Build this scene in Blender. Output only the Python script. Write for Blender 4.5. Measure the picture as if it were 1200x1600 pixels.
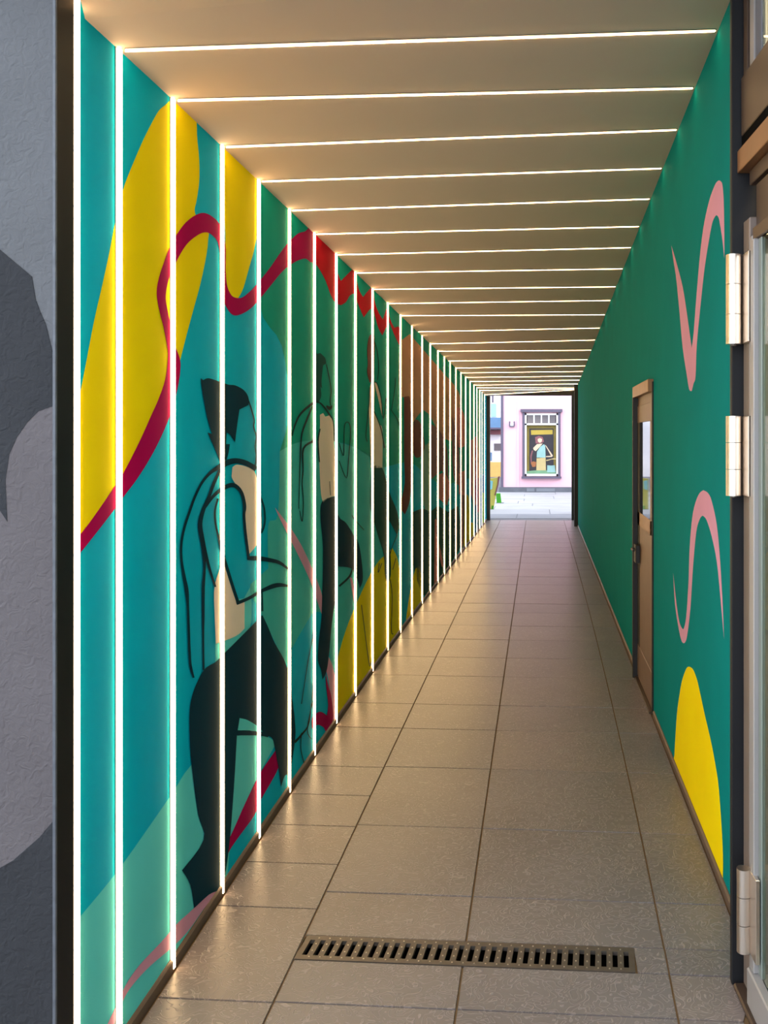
import bpy, bmesh, math, random
from mathutils import Vector, Matrix
random.seed(7)
for o in list(bpy.data.objects): bpy.data.objects.remove(o)
SC = bpy.context.scene
COL = SC.collection

# ------------------------------------------------------------------ camera
F, PX, PY, EYE = 1450.0, 842.0, 685.0, 1.65      # focal length and axis in pixels of 1200x1600
cam_d = bpy.data.cameras.new('camera'); cam = bpy.data.objects.new('camera', cam_d); COL.objects.link(cam)
cam.location = (0, 0, EYE); cam.rotation_euler = (math.pi/2, 0, 0)
cam_d.sensor_fit = 'AUTO'; cam_d.sensor_width = 36; cam_d.lens = 36*F/1600
cam_d.shift_x = -(PX-600)/1600; cam_d.shift_y = -(800-PY)/1600
cam_d.clip_start = .05; cam_d.clip_end = 300
SC.camera = cam

# ------------------------------------------------------------------ world, sun, exposure
w = bpy.data.worlds.new('world'); SC.world = w; w.use_nodes = True
bg = w.node_tree.nodes['Background']
bg.inputs[0].default_value = (.84, .92, 1, 1); bg.inputs[1].default_value = 2.9
sd = bpy.data.lights.new('sun', 'SUN'); sun = bpy.data.objects.new('sun', sd); COL.objects.link(sun)
sd.energy = 1.0; sd.angle = math.radians(1.5); sd.color = (1, .95, .88)
sun.rotation_euler = Vector((-.8, .28, -.55)).to_track_quat('-Z', 'Y').to_euler(); sun.location = (8, -6, 12)
vs = SC.view_settings
vs.view_transform = 'Standard'; vs.look = 'None'; vs.gamma = 1; vs.use_curve_mapping = False; vs.exposure = 0.42
LED_COL, LED_STR = (1.0, .66, .33), 14.0

# ------------------------------------------------------------------ materials
def lin(c): return tuple(((v/255)/12.92 if v/255 <= .04045 else ((v/255+.055)/1.055)**2.4) for v in c)
def mat(name, rgb, rough=.6, metal=0, var=.06, scale=6, bump=0, bscale=200, spec=.5, trans=0, srgb=True, coat=0):
    m = bpy.data.materials.new(name); m.use_nodes = True; nt = m.node_tree; b = nt.nodes['Principled BSDF']
    c = lin(rgb) if srgb else rgb
    b.inputs['Base Color'].default_value = (*c, 1); b.inputs['Roughness'].default_value = rough; b.inputs['Metallic'].default_value = metal
    b.inputs['Specular IOR Level'].default_value = spec; b.inputs['Transmission Weight'].default_value = trans
    tc = nt.nodes.new('ShaderNodeTexCoord')
    if var:
        n = nt.nodes.new('ShaderNodeTexNoise'); n.inputs['Scale'].default_value = scale; n.inputs['Detail'].default_value = 4
        nt.links.new(tc.outputs['Object'], n.inputs['Vector'])
        r = nt.nodes.new('ShaderNodeValToRGB')
        r.color_ramp.elements[0].position = .3; r.color_ramp.elements[1].position = .7
        r.color_ramp.elements[0].color = (*[v*(1-var) for v in c], 1); r.color_ramp.elements[1].color = (*[min(1, v*(1+var)) for v in c], 1)
        nt.links.new(n.outputs['Fac'], r.inputs['Fac']); nt.links.new(r.outputs['Color'], b.inputs['Base Color'])
    if bump:
        n2 = nt.nodes.new('ShaderNodeTexNoise'); n2.inputs['Scale'].default_value = bscale; n2.inputs['Detail'].default_value = 3; n2.inputs['Distortion'].default_value = 1.0
        bp = nt.nodes.new('ShaderNodeBump'); bp.inputs['Strength'].default_value = bump; bp.inputs['Distance'].default_value = .004
        nt.links.new(tc.outputs['Object'], n2.inputs['Vector']); nt.links.new(n2.outputs['Fac'], bp.inputs['Height']); nt.links.new(bp.outputs['Normal'], b.inputs['Normal'])
    return m
def emis(name, rgb, s):
    m = bpy.data.materials.new(name); m.use_nodes = True; nt = m.node_tree; nt.nodes.clear()
    e = nt.nodes.new('ShaderNodeEmission'); e.inputs[0].default_value = (*rgb, 1); e.inputs[1].default_value = s
    o = nt.nodes.new('ShaderNodeOutputMaterial'); nt.links.new(e.outputs[0], o.inputs[0]); return m
def tile_mat(name, rgb):
    m = mat(name, rgb, .34, var=.10, scale=2.2)
    nt = m.node_tree; b = nt.nodes['Principled BSDF']; tc = [n for n in nt.nodes if n.type == 'TEX_COORD'][0]
    base = b.inputs['Base Color'].links[0].from_socket
    n = nt.nodes.new('ShaderNodeTexNoise'); n.inputs['Scale'].default_value = 16; n.inputs['Detail'].default_value = .5; n.inputs['Distortion'].default_value = 2.2
    nt.links.new(tc.outputs['Object'], n.inputs['Vector'])
    # contour lines of a distorted noise: the worm-like relief on the tiles
    mu = nt.nodes.new('ShaderNodeMath'); mu.operation = 'MULTIPLY'; mu.inputs[1].default_value = 9
    fr = nt.nodes.new('ShaderNodeMath'); fr.operation = 'PINGPONG'; fr.inputs[1].default_value = 1
    rp = nt.nodes.new('ShaderNodeValToRGB'); rp.color_ramp.elements[0].position = .72; rp.color_ramp.elements[1].position = .95
    nt.links.new(n.outputs['Fac'], mu.inputs[0]); nt.links.new(mu.outputs[0], fr.inputs[0]); nt.links.new(fr.outputs[0], rp.inputs['Fac'])
    mx = nt.nodes.new('ShaderNodeMixRGB'); mx.inputs[2].default_value = (*[min(1, v*1.7) for v in lin(rgb)], 1)
    sc = nt.nodes.new('ShaderNodeMath'); sc.operation = 'MULTIPLY'; sc.inputs[1].default_value = .75
    nt.links.new(rp.outputs['Color'], sc.inputs[0]); nt.links.new(sc.outputs[0], mx.inputs[0]); nt.links.new(base, mx.inputs[1])
    nt.links.new(mx.outputs[0], b.inputs['Base Color'])
    bp = nt.nodes.new('ShaderNodeBump'); bp.inputs['Strength'].default_value = .5; bp.inputs['Distance'].default_value = .002
    nt.links.new(rp.outputs['Color'], bp.inputs['Height']); nt.links.new(bp.outputs['Normal'], b.inputs['Normal'])
    return m

M = {}
def PM(k, rgb, **kw):
    d = dict(rough=.85, var=.04, scale=3, bump=.10, bscale=160, spec=.04); d.update(kw); M[k] = mat(k, rgb, **d)
PM('teal', (0, 188, 222)); PM('green_teal', (14, 166, 148)); PM('right_teal', (0, 132, 134)); PM('light_teal', (96, 222, 226)); PM('mid_teal', (66, 192, 190))
PM('yellow', (255, 226, 8)); PM('red', (176, 0, 84)); PM('scarlet', (200, 12, 36)); PM('pink', (216, 158, 188)); PM('dark', (4, 54, 72))
PM('skin', (255, 230, 212)); PM('brown', (120, 66, 60)); PM('tan', (206, 150, 122)); PM('mauve', (146, 104, 112)); PM('rose', (230, 140, 140)); PM('mist', (140, 176, 160))
PM('blue', (40, 120, 170)); PM('magenta', (190, 90, 150)); PM('dark_green', (26, 84, 80)); PM('far_yellow', (240, 206, 20)); PM('line', (18, 56, 58)); PM('lime', (150, 210, 90))
M['ceiling'] = mat('ceiling', (206, 186, 172), .75, var=.03, scale=1.5, bump=.04, bscale=300, spec=.2)
M['facade'] = mat('facade', (94, 95, 99), .85, var=.07, scale=5, bump=1.0, bscale=48, spec=.2)
M['facade_dark'] = mat('facade_dark', (48, 49, 53), .85, var=.08, scale=6, bump=1.0, bscale=48, spec=.2)
M['facade_mauve'] = mat('facade_mauve', (91, 86, 89), .85, var=.07, scale=5, bump=1.0, bscale=48, spec=.2)
M['bead'] = mat('bead', (84, 88, 96), .5, var=.2, scale=40)
M['jamb'] = mat('jamb', (40, 40, 45), .45, var=.08, scale=8)
M['lining'] = mat('lining', (26, 26, 29), .55, var=.08, scale=8, spec=.25)
M['black'] = mat('black', (20, 20, 22), .5, var=.05)
M['tile'] = tile_mat('tile', (114, 106, 105)); M['tile_b'] = tile_mat('tile_b', (110, 103, 103)); M['tile_c'] = tile_mat('tile_c', (118, 108, 105))
M['grout'] = mat('grout', (112, 86, 56), .9, var=.15, scale=30)
M['skirting'] = mat('skirting', (96, 78, 66), .5, var=.1)
M['alu'] = mat('alu', (150, 145, 140), .4, 1, var=.04)
M['led'] = emis('led', LED_COL, LED_STR)
M['steel'] = mat('steel', (98, 90, 84), .45, .6, var=.12, scale=30)
M['nickel'] = mat('nickel', (226, 214, 202), .28, 1, var=.03)
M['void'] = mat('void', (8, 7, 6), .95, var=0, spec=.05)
M['stile'] = mat('stile', (124, 110, 102), .45, .3, var=.05)
M['stile_light'] = mat('stile_light', (150, 146, 146), .4, .2, var=.03)
M['bronze'] = mat('bronze', (140, 100, 70), .38, .5, var=.1, scale=10)
M['bronze_dark'] = mat('bronze_dark', (80, 64, 55), .4, .4, var=.06, scale=8)
M['bead_green'] = mat('bead_green', (120, 130, 124), .3, var=.04)
M['glass'] = mat('glass', (225, 238, 232), .02, trans=1, var=0); M['glass'].node_tree.nodes['Principled BSDF'].inputs['IOR'].default_value = 1.12
M['dark_glass'] = mat('dark_glass', (24, 26, 28), .03, var=0, spec=1.0)
M['door_brown'] = mat('door_brown', (118, 92, 80), .42, .25, var=.08, scale=12)
M['pinkwall'] = mat('pinkwall', (236, 186, 200), .8, var=.05, scale=.8)
M['white'] = mat('white', (240, 240, 240), .6, var=.02); M['violet_frame'] = mat('violet_frame', (90, 82, 102), .6, var=.05)
M['plinth'] = mat('plinth', (96, 98, 108), .8, var=.12); M['paving'] = mat('paving', (118, 122, 132), .8, var=.08, scale=1.2); M['paving_b'] = mat('paving_b', (146, 148, 154), .8, var=.08, scale=1.2)
M['pane_grey'] = mat('pane_grey', (110, 104, 108), .15, var=.05)
M['olive'] = mat('olive', (124, 108, 44), .6, var=.1); M['poster_dark'] = mat('poster_dark', (44, 40, 46), .6, var=.2, scale=4); M['poster_yellow'] = mat('poster_yellow', (176, 152, 60), .6, var=.06)
M['poster_skin'] = mat('poster_skin', (206, 184, 158), .6, var=.03); M['poster_blue'] = mat('poster_blue', (136, 174, 172), .6, var=.05); M['poster_cream'] = mat('poster_cream', (184, 164, 116), .6, var=.06)
M['poster_orange'] = mat('poster_orange', (150, 92, 54), .6, var=.08); M['poster_green'] = mat('poster_green', (106, 144, 112), .6, var=.08)
M['sky_blue'] = mat('sky_blue', (92, 132, 170), .6, var=.05); M['pale_blue'] = mat('pale_blue', (150, 222, 236), .4, var=.05); M['plaster'] = mat('plaster', (236, 236, 240), .8, var=.03)
M['ochre'] = mat('ochre', (214, 176, 100), .7, var=.06); M['lemon'] = mat('lemon', (208, 200, 96), .6, var=.05); M['grass'] = mat('grass', (60, 150, 30), .7, var=.15); M['redbrown'] = mat('redbrown', (130, 80, 86), .7, var=.06)
M['board_dark'] = mat('board_dark', (44, 47, 45), .5, var=.15, scale=12)
M['shop_wall'] = mat('shop_wall', (214, 196, 160), .8, var=.04); M['shop_floor'] = mat('shop_floor', (90, 84, 78), .6, var=.1)
M['lamp'] = emis('lamp', (1, .80, .52), 16.0)
M['goods_yellow'] = mat('goods_yellow', (222, 206, 90), .6); M['goods_dark'] = mat('goods_dark', (60, 56, 54), .6)
M['stud'] = mat('stud', (200, 190, 176), .3, 1, var=0)

# ------------------------------------------------------------------ helpers
def obj(name, bm, m, parent=None, smooth=False):
    me = bpy.data.meshes.new(name)
    bmesh.ops.recalc_face_normals(bm, faces=bm.faces[:])
    bm.to_mesh(me); bm.free()
    if smooth:
        for p in me.polygons: p.use_smooth = True
    me.materials.append(M[m] if isinstance(m, str) else m)
    o = bpy.data.objects.new(name, me); COL.objects.link(o)
    if parent is not None: o.parent = parent
    return o
def tag(o, label=None, cat=None, group=None, kind=None):
    if label: o['label'] = label
    if cat: o['category'] = cat
    if group: o['group'] = group
    if kind: o['kind'] = kind
    return o
def empty(name, loc, label=None, cat=None, group=None, rz=0):
    o = bpy.data.objects.new(name, None); COL.objects.link(o); o.location = loc; o.rotation_euler = (0, 0, rz); o.empty_display_size = .1
    tag(o, label, cat, group); bpy.context.view_layer.update(); return o
def hexa(bm, p):          # 8 corners: bottom 0-3, top 4-7
    v = [bm.verts.new(q) for q in p]
    for f in ((0,1,2,3), (4,5,6,7), (0,1,5,4), (1,2,6,5), (2,3,7,6), (3,0,4,7)): bm.faces.new([v[i] for i in f])
    return v
def box(bm, x0, x1, y0, y1, z0, z1):
    return hexa(bm, [(x0,y0,z0),(x1,y0,z0),(x1,y1,z0),(x0,y1,z0),(x0,y0,z1),(x1,y0,z1),(x1,y1,z1),(x0,y1,z1)])
def bev(bm, off=.003, seg=1):
    bmesh.ops.bevel(bm, geom=bm.edges[:], offset=off, segments=seg, affect='EDGES', profile=.5); return bm
def B(*a, b=0, seg=1):
    bm = bmesh.new(); box(bm, *a)
    if b: bev(bm, b, seg)
    return bm
def cyl(bm, p0, p1, r, n=20):
    p0, p1 = Vector(p0), Vector(p1); d = p1-p0; q = d.to_track_quat('Z', 'Y'); a = []; c = []
    for i in range(n):
        t = 2*math.pi*i/n; e = q @ Vector((r*math.cos(t), r*math.sin(t), 0)); a.append(bm.verts.new(p0+e)); c.append(bm.verts.new(p1+e))
    for i in range(n): bm.faces.new((a[i], a[(i+1)%n], c[(i+1)%n], c[i]))
    bm.faces.new(a[::-1]); bm.faces.new(c)
def local(o):             # mesh built in world coordinates -> keep it in place under a parent empty
    return o

# ------------------------------------------------------------------ plan of the passage (metres; measured on the level floor)
def polyfit(pts, deg):
    n = deg+1; A = [[sum(x**(i+j) for x, _ in pts) for j in range(n)]+[sum(y*x**i for x, y in pts)] for i in range(n)]
    for i in range(n):
        p = max(range(i, n), key=lambda r: abs(A[r][i])); A[i], A[p] = A[p], A[i]
        for r in range(n):
            if r != i:
                k = A[r][i]/A[i][i]; A[r] = [a-k*b for a, b in zip(A[r], A[i])]
    c = [A[i][n]/A[i][i] for i in range(n)]
    return lambda x: sum(c[i]*x**i for i in range(n))
def fl(x, y): return (F*EYE/(y-PY), (x-PX)/(y-PY)*EYE)          # floor point (Y, X) seen at a pixel
LB = [fl(*p) for p in ((232,1560),(270,1510),(346,1400),(403,1310),(452,1240),(492,1175),(556,1085),(627,985),(659,944),(684,910),(703,885),(720,864),(734,847.5),(745,834),(758,815))]
XLf = polyfit(LB, 3)
def XLs(Y): return XLf(max(2.7, Y)) if Y > 2.7 else XLf(2.7)+(2.7-Y)*.012
GRID = [1.9+.42*i for i in range(41)]                            # plan break points of the left wall, 1.9 .. 18.7
def XL(Y):
    i = min(max(int((Y-1.9)/.42), 0), 39); a, b = GRID[i], GRID[i+1]; t = (Y-a)/(b-a); return XLs(a)*(1-t)+XLs(b)*t
def XR(Y): return .662+.0041*Y
YEND = 18.72
def solveL(px):
    lo, hi = 1.6, 24
    for _ in range(60):
        m = (lo+hi)/2
        if PX+F*XL(m)/m < px: lo = m
        else: hi = m
    return (lo+hi)/2
def solveR(px): return F*.662/(px-PX-F*.0041)
def zpx(y, Y): return EYE+(PY-y)/F*Y
LX = [119,186,270,347,404,452,491,525,555,582,605.5,625.5,643.5,659.5,672,684,694,703,712,720,727.5,734.5,740.5,745,749.5,753,757]
LT = [(125,25),(186,77),(270,158),(348,229),(405,283),(452,327),(491,363),(526,397),(556,427),(582,453),(605,476),(627,497),(672,535.5),(703,563.5),(727,590),(745,607),(757,616)]
RT = [(1122,50),(1086,136),(1060,203),(1036,263),(1017,311),(1000,351),(987,386),(974,418),(963,446),(954.7,470.7),(946,492.5),(938,513),(930.7,532),(924.5,548),(918.7,560.8),(915,571),(911.5,580),(908.5,587),(906,594),(903.5,600),(900.8,605),(899.5,609.6),(897.5,614)]
ZLf = polyfit([(solveL(x), zpx(y, solveL(x))) for x, y in LT], 3)
ZRf = polyfit([(solveR(x), zpx(y, solveR(x))) for x, y in RT], 3)
CLX = [186,270,347,404,452,491,525,555,582,605.5,625.5,652,672,684,700,712,720,727.5,734.5,740.5,745,749.5,757]
def clampY(Y): return min(Y, YEND-.12)
rul = []
for lx, (rx, ry) in zip(CLX, RT): rul.append([solveL(lx), solveR(rx)])
for k in (0, 1):                                                  # keep the last rulings inside the passage
    for i, r in enumerate(rul):
        if r[k] > YEND-.10-(len(rul)-1-i)*.22: r[k] = YEND-.10-(len(rul)-1-i)*.22
WALLTOP = 3.75

# ------------------------------------------------------------------ left wall (gently bowed, as the photograph shows)
bm = bmesh.new(); ys = [2.24]+[g for g in GRID if 2.24 < g < YEND]+[YEND]
rows = [[bm.verts.new(p) for p in ((XL(y), y, 0), (XL(y), y, WALLTOP), (XL(y)-.3, y, WALLTOP), (XL(y)-.3, y, 0))] for y in ys]
for a, b in zip(rows, rows[1:]):
    for i in range(4): bm.faces.new((a[i], b[i], b[(i+1)%4], a[(i+1)%4]))
bm.faces.new(rows[0]); bm.faces.new(rows[-1][::-1])
wall_left = tag(obj('wall_left', bm, 'teal'), 'teal wall with painted mural of seated figures behind vertical light strips', 'wall', kind='structure')

bm = bmesh.new(); ys = [2.83, YEND]
rows = [[bm.verts.new(p) for p in ((XR(y), y, 0), (XR(y), y, WALLTOP), (XR(y)+.3, y, WALLTOP), (XR(y)+.3, y, 0))] for y in ys]
for a, b in zip(rows, rows[1:]):
    for i in range(4): bm.faces.new((a[i], b[i], b[(i+1)%4], a[(i+1)%4]))
bm.faces.new(rows[0]); bm.faces.new(rows[-1][::-1])
wall_right = tag(obj('wall_right', bm, 'right_teal'), 'plain green-teal wall with pink squiggles and the brown door', 'wall', kind='structure')

# ceiling: ruled between the two walls, one ruling per light line
def cl(Y): return Vector((XL(Y), Y, ZLf(Y)))
def cr(Y): return Vector((XR(Y), Y, ZRf(Y)))
st = [[2.16, 2.86], [2.32, 2.99]]+rul+[[YEND, YEND]]
bm = bmesh.new(); prev = None
N = 6
for a, b in st:
    P, Q = cl(a), cr(b)
    if a < 2.2: P.x += .06
    lo = [bm.verts.new(P.lerp(Q, i/N)) for i in range(N+1)]
    hi = [bm.verts.new(Vector((v.co.x, v.co.y, WALLTOP))) for v in lo]
    if prev:
        for i in range(N):
            bm.faces.new((prev[0][i], prev[0][i+1], lo[i+1], lo[i])); bm.faces.new((prev[1][i], hi[i], hi[i+1], prev[1][i+1]))
        bm.faces.new((prev[0][0], lo[0], hi[0], prev[1][0])); bm.faces.new((prev[0][N], prev[1][N], hi[N], lo[N]))
    for i in range(N):
        if prev is None or (a, b) == (YEND, YEND): bm.faces.new((lo[i], lo[i+1], hi[i+1], hi[i]))
    prev = (lo, hi)
ceiling = tag(obj('ceiling', bm, 'ceiling'), 'smooth beige-grey soffit crossed by lines of light', 'ceiling', kind='structure')

# ------------------------------------------------------------------ floor: grout bed with a slot for the drain, tiles laid on it
SK = -.07
DX0, DX1, DY0, DY1 = -.777, .298, 2.885, 3.03
def fy(Y0, X): return Y0+SK*X
bm = bmesh.new(); Zb = -.006
def slab(x0, x1, ya, yb, x0b=None, x1b=None):
    q = [(x0, fy(ya, x0)), (x1, fy(ya, x1)), (x1, fy(yb, x1)), (x0, fy(yb, x0))]
    hexa(bm, [(a, b, -.12) for a, b in q]+[(a, b, Zb) for a, b in q])
slab(-1.35, .95, .2, DY0); slab(-1.35, .95, DY1, YEND+.03); slab(-1.35, DX0, DY0, DY1); slab(DX1, .95, DY0, DY1)
floor = tag(obj('floor', bm, 'grout'), 'grey tiled passage floor with brown joints running to the far doorway', 'floor', kind='structure')
def XC(Y): return .505-.165*math.exp(-(Y-1.0)/4)
main = [.86, 1.465, 2.065, 2.665, 3.325, 3.91, 4.615, 5.23, 5.715, 6.405, 6.955, 7.58, 8.15, 8.77, 9.25, 9.85, 10.46]
while main[-1] < YEND-.5: main.append(main[-1]+.604)
main[-1] = YEND
ca = [.86, 1.46, 2.06, 2.66, 3.2, 3.54, 3.89, 4.23, 4.6, 5.23]+[y for y in main if y > 5.3]
def withdrain(r): return sorted([y for y in r]+[DY0, DY1])
edges = [lambda Y: XL(Y)+.013, lambda Y: -.777, lambda Y: -.235-.0012*Y, XC, lambda Y: (XR(Y)-.013 if Y > 2.8 else .575+.05*(2.8-Y))]
colrows = [ca, withdrain(main), withdrain(main), withdrain(main)]
rr = random.Random(3)
for c in range(4):
    R_ = colrows[c]
    for a, b in zip(R_, R_[1:]):
        L, Rr = edges[c], edges[c+1]
        segs = [(L, Rr)]
        if abs(a-DY0) < 1e-6:
            if c == 1: continue
            if c == 2: segs = [(lambda Y: DX1+.006, Rr)]
        for (l, r) in segs:
            g = .0028
            q = []
            for (fn, y, sx, sy) in ((l, a, 1, 1), (r, a, -1, 1), (r, b, -1, -1), (l, b, 1, -1)):
                x = fn(y)+sx*g; q.append((x, min(fy(y, x)+sy*g, YEND+.02)))
            bm = bmesh.new(); dz = rr.uniform(-.0006, .0006)
            bt = [(x, y, Zb) for x, y in q]; cx = sum(p[0] for p in q)/4; cy = sum(p[1] for p in q)/4
            tp = [(x+(cx-x)*.004, y+(cy-y)*.004, dz) for x, y in q]
            hexa(bm, bt+tp); obj('tile', bm, rr.choice(['tile', 'tile', 'tile_b', 'tile_c']), floor)

# street paving outside the entrance
bm = bmesh.new(); box(bm, -9, 9, -8, .2, -.12, -.007); box(bm, -9, -1.36, .2, 2.15, -.12, -.007)
tag(obj('ground_street', bm, 'paving'), 'grey street paving in front of the passage', 'ground', kind='structure')

# skirtings
def skirting(name, fn, side, y0, y1, label):
    bm = bmesh.new(); ys = [y0]+[g for g in GRID if y0 < g < y1]+[y1]; prev = None
    for y in ys:
        x = fn(y); r = [bm.verts.new(p) for p in ((x, y, -.004), (x+side*.011, y, -.004), (x+side*.011, y, .030), (x+side*.004, y, .036), (x, y, .036))]
        if prev:
            for i in range(5): bm.faces.new((prev[i], r[i], r[(i+1)%5], prev[(i+1)%5]))
        else: bm.faces.new(r)
        prev = r
    bm.faces.new(prev[::-1]); return tag(obj(name, bm, 'skirting'), label, 'skirting', kind='structure')
skirting('baseboard_left', XL, 1, 2.25, YEND, 'thin brown skirting along the foot of the mural wall')
skirting('baseboard_right', XR, -1, 2.87, 5.50, 'thin brown skirting on the right between entrance post and door')
skirting('baseboard_right', XR, -1, 6.49, 17.3, 'thin brown skirting on the right beyond the brown door')

# ------------------------------------------------------------------ facade at the entrance
YF = 2.16
bm = bmesh.new(); box(bm, -6, -1.1278, YF, 2.238, -.12, 3.3)
wall_front = tag(obj('wall_front', bm, 'facade'), 'rough grey rendered facade left of the passage with dark painted shapes', 'wall', kind='structure')
bm = bmesh.new(); box(bm, -6, .58, 1.90, 2.14, 3.05, 5.0)
tag(obj('wall_front_upper', bm, 'facade'), 'grey rendered facade overhanging the passage mouth above the picture', 'wall', kind='structure')
tag(obj('trim_1', B(-1.1276, -1.1215, YF+.001, 2.239, 0, 3.0, b=.001), 'lining'), 'dark metal lining on the left edge of the passage mouth', 'trim', kind='structure')
tag(obj('trim_2', B(-1.1285, -1.1205, YF-.008, YF, 0, 3.0, b=.0015), 'bead'), 'thin grey corner bead between facade and dark lining', 'trim', kind='structure')
def fpt(x, y, d): return ((x-PX)/F*YF, YF-d, zpx(y, YF))
def fpaint(name, pts, m, d, label):
    bm = bmesh.new(); vs_ = [bm.verts.new(fpt(x, y, d)) for x, y in pts]; f = bm.faces.new(vs_)
    r = bmesh.ops.extrude_face_region(bm, geom=[f]); bmesh.ops.translate(bm, verts=[v for v in r['geom'] if isinstance(v, bmesh.types.BMVert)], vec=(0, d, 0))
    bmesh.ops.triangulate(bm, faces=bm.faces[:]); tag(obj(name, bm, m, wall_front), label)
fpaint('painted_shape', [(83,635),(78,636),(60,643),(43,660),(27,683),(15,710),(9,750),(12,815),(0,797),(-120,700),(-300,800),(-300,1330),(-120,1390),(0,1356),(21,1344),(62,1308),(83,1283)], 'facade_mauve', .0010, 'mauve-grey painted shape')
fpaint('painted_shape', [(0,390),(50,432),(56,468),(63,487),(72,507),(83,553),(83,635),(78,636),(60,643),(43,660),(27,683),(15,710),(9,750),(12,815),(0,797),(-120,700),(-260,640),(-260,420),(-120,360)], 'facade_dark', .0018, 'dark grey painted shape')
fpaint('painted_shape', [(83,1283),(62,1308),(21,1344),(0,1356),(-120,1390),(-300,1380),(-300,1760),(83,1760)], 'facade_dark', .0018, 'dark grey painted foot of the facade')

# ------------------------------------------------------------------ mural painting: flat coats of paint lying on the walls
def smooth(pts, closed, n=5):
    out = []; k = len(pts)
    for i in range(k if closed else k-1):
        g = (lambda j: pts[j % k]) if closed else (lambda j: pts[min(max(j, 0), k-1)])
        p0, p1, p2, p3 = g(i-1), g(i), g(i+1), g(i+2)
        for s in range(n):
            t = s/n
            out.append(tuple(.5*(2*b+(c-a)*t+(2*a-5*b+4*c-d)*t*t+(3*b-a-3*c+d)*t**3) for a, b, c, d in zip(p0, p1, p2, p3)))
    if not closed: out.append(tuple(pts[-1]))
    return out
def smooth_corners(pts, n=4, lim=48):
    k = len(pts); out = []
    def corner(i):
        a, b, c = pts[i-1], pts[i % k], pts[(i+1) % k]
        t = math.degrees(abs((math.atan2(c[1]-b[1], c[0]-b[0])-math.atan2(b[1]-a[1], b[0]-a[0])+math.pi) % (2*math.pi)-math.pi)); return t > lim
    cn = [corner(i) for i in range(k)]
    for i in range(k):
        p1, p2 = pts[i], pts[(i+1) % k]; p0 = p1 if cn[i] else pts[i-1]; p3 = p2 if cn[(i+1) % k] else pts[(i+2) % k]
        for s_ in range(n):
            t = s_/n; out.append(tuple(.5*(2*b+(c-a)*t+(2*a-5*b+4*c-d)*t*t+(3*b-a-3*c+d)*t**3) for a, b, c, d in zip(p0, p1, p2, p3)))
    return out
def to_wall(bm, side, layer, zmin=.0):
    if side == 'L':
        for g in GRID: bmesh.ops.bisect_plane(bm, geom=bm.verts[:]+bm.edges[:]+bm.faces[:], plane_co=(g, 0, 0), plane_no=(1, 0, 0))
        lim = (2.25, YEND)
    else: lim = (2.86, YEND)
    for (co, no) in (((lim[0], 0, 0), (-1, 0, 0)), ((lim[1], 0, 0), (1, 0, 0)), ((0, zmin, 0), (0, -1, 0))):
        bmesh.ops.bisect_plane(bm, geom=bm.verts[:]+bm.edges[:]+bm.faces[:], plane_co=co, plane_no=no, clear_outer=True)
    for v in bm.verts:
        u, z = v.co.x, v.co.y
        x = XL(u)+.0006*layer if side == 'L' else XR(u)-.0006*layer
        v.co = (x, u, z)
def wpt(x, y, side):
    Y = solveL(x) if side == 'L' else solveR(x); return (Y, zpx(y, Y), 0)
def paint(name, pts, m, layer=1, side='L', parent=None, sm=False, label=None):
    bm = bmesh.new()
    pts = smooth(pts, True) if sm else smooth_corners(pts)
    f = bm.faces.new([bm.verts.new(wpt(x, y, side)) for x, y in pts])
    bmesh.ops.triangulate(bm, faces=[f]); to_wall(bm, side, layer)
    o = obj(name, bm, m, parent or (wall_left if side == 'L' else wall_right))
    # paint faces look into the passage
    for p in o.data.polygons:
        if (p.normal.x < 0) == (side == 'L'): p.flip()
    if label: o['label'] = label
    return o
def stroke_into(bm, pts, wd, side='L'):
    n = len(pts)
    if not isinstance(wd, (list, tuple)): wd = [wd]*n
    P = smooth([(x, y, k) for (x, y), k in zip(pts, wd)], False, 4); prev = None
    for i, (x, y, k) in enumerate(P):
        a, b = P[max(i-1, 0)], P[min(i+1, len(P)-1)]; dx, dy = b[0]-a[0], b[1]-a[1]; L = math.hypot(dx, dy) or 1
        nx, ny = -dy/L*k/2, dx/L*k/2
        c = [bm.verts.new(wpt(x+nx, y+ny, side)), bm.verts.new(wpt(x-nx, y-ny, side))]
        if prev: bm.faces.new((prev[0], prev[1], c[1], c[0]))
        prev = c
def strokes(name, lst, m, layer, parent=None, side='L', label=None):
    bm = bmesh.new()
    for pts, wd in lst: stroke_into(bm, pts, wd, side)
    to_wall(bm, side, layer); o = obj(name, bm, m, parent or wall_left)
    for p in o.data.polygons:
        if (p.normal.x < 0) == (side == 'L'): p.flip()
    if label: o['label'] = label
    return o

# big yellow forms
paint('painted_form', [(120,640),(133,573),(147,500),(160,443),(172,387),(183,330),(193,293),(207,257),(223,220),(237,192),(248,173),(258,164),(267,156),(280,150),(304,175),(308,217),(311,250),(311,283),(307,313),(304,330),(312,348),(325,360),(325,375),(322,400),(313,443),(303,480),(293,517),(282,560),(274,595),(262,640),(240,690),(215,730),(190,760),(150,815),(118,850),(112,850),(112,690)], 'yellow', 1, sm=True, label='large yellow leaf-like form')
paint('painted_form', [(349,222),(403,272),(403,345),(398,385),(390,415),(380,450),(372,466),(362,462),(355,447),(352,420),(352,367),(349,300)], 'yellow', 1, label='yellow tongue hanging from the ceiling edge')
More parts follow.
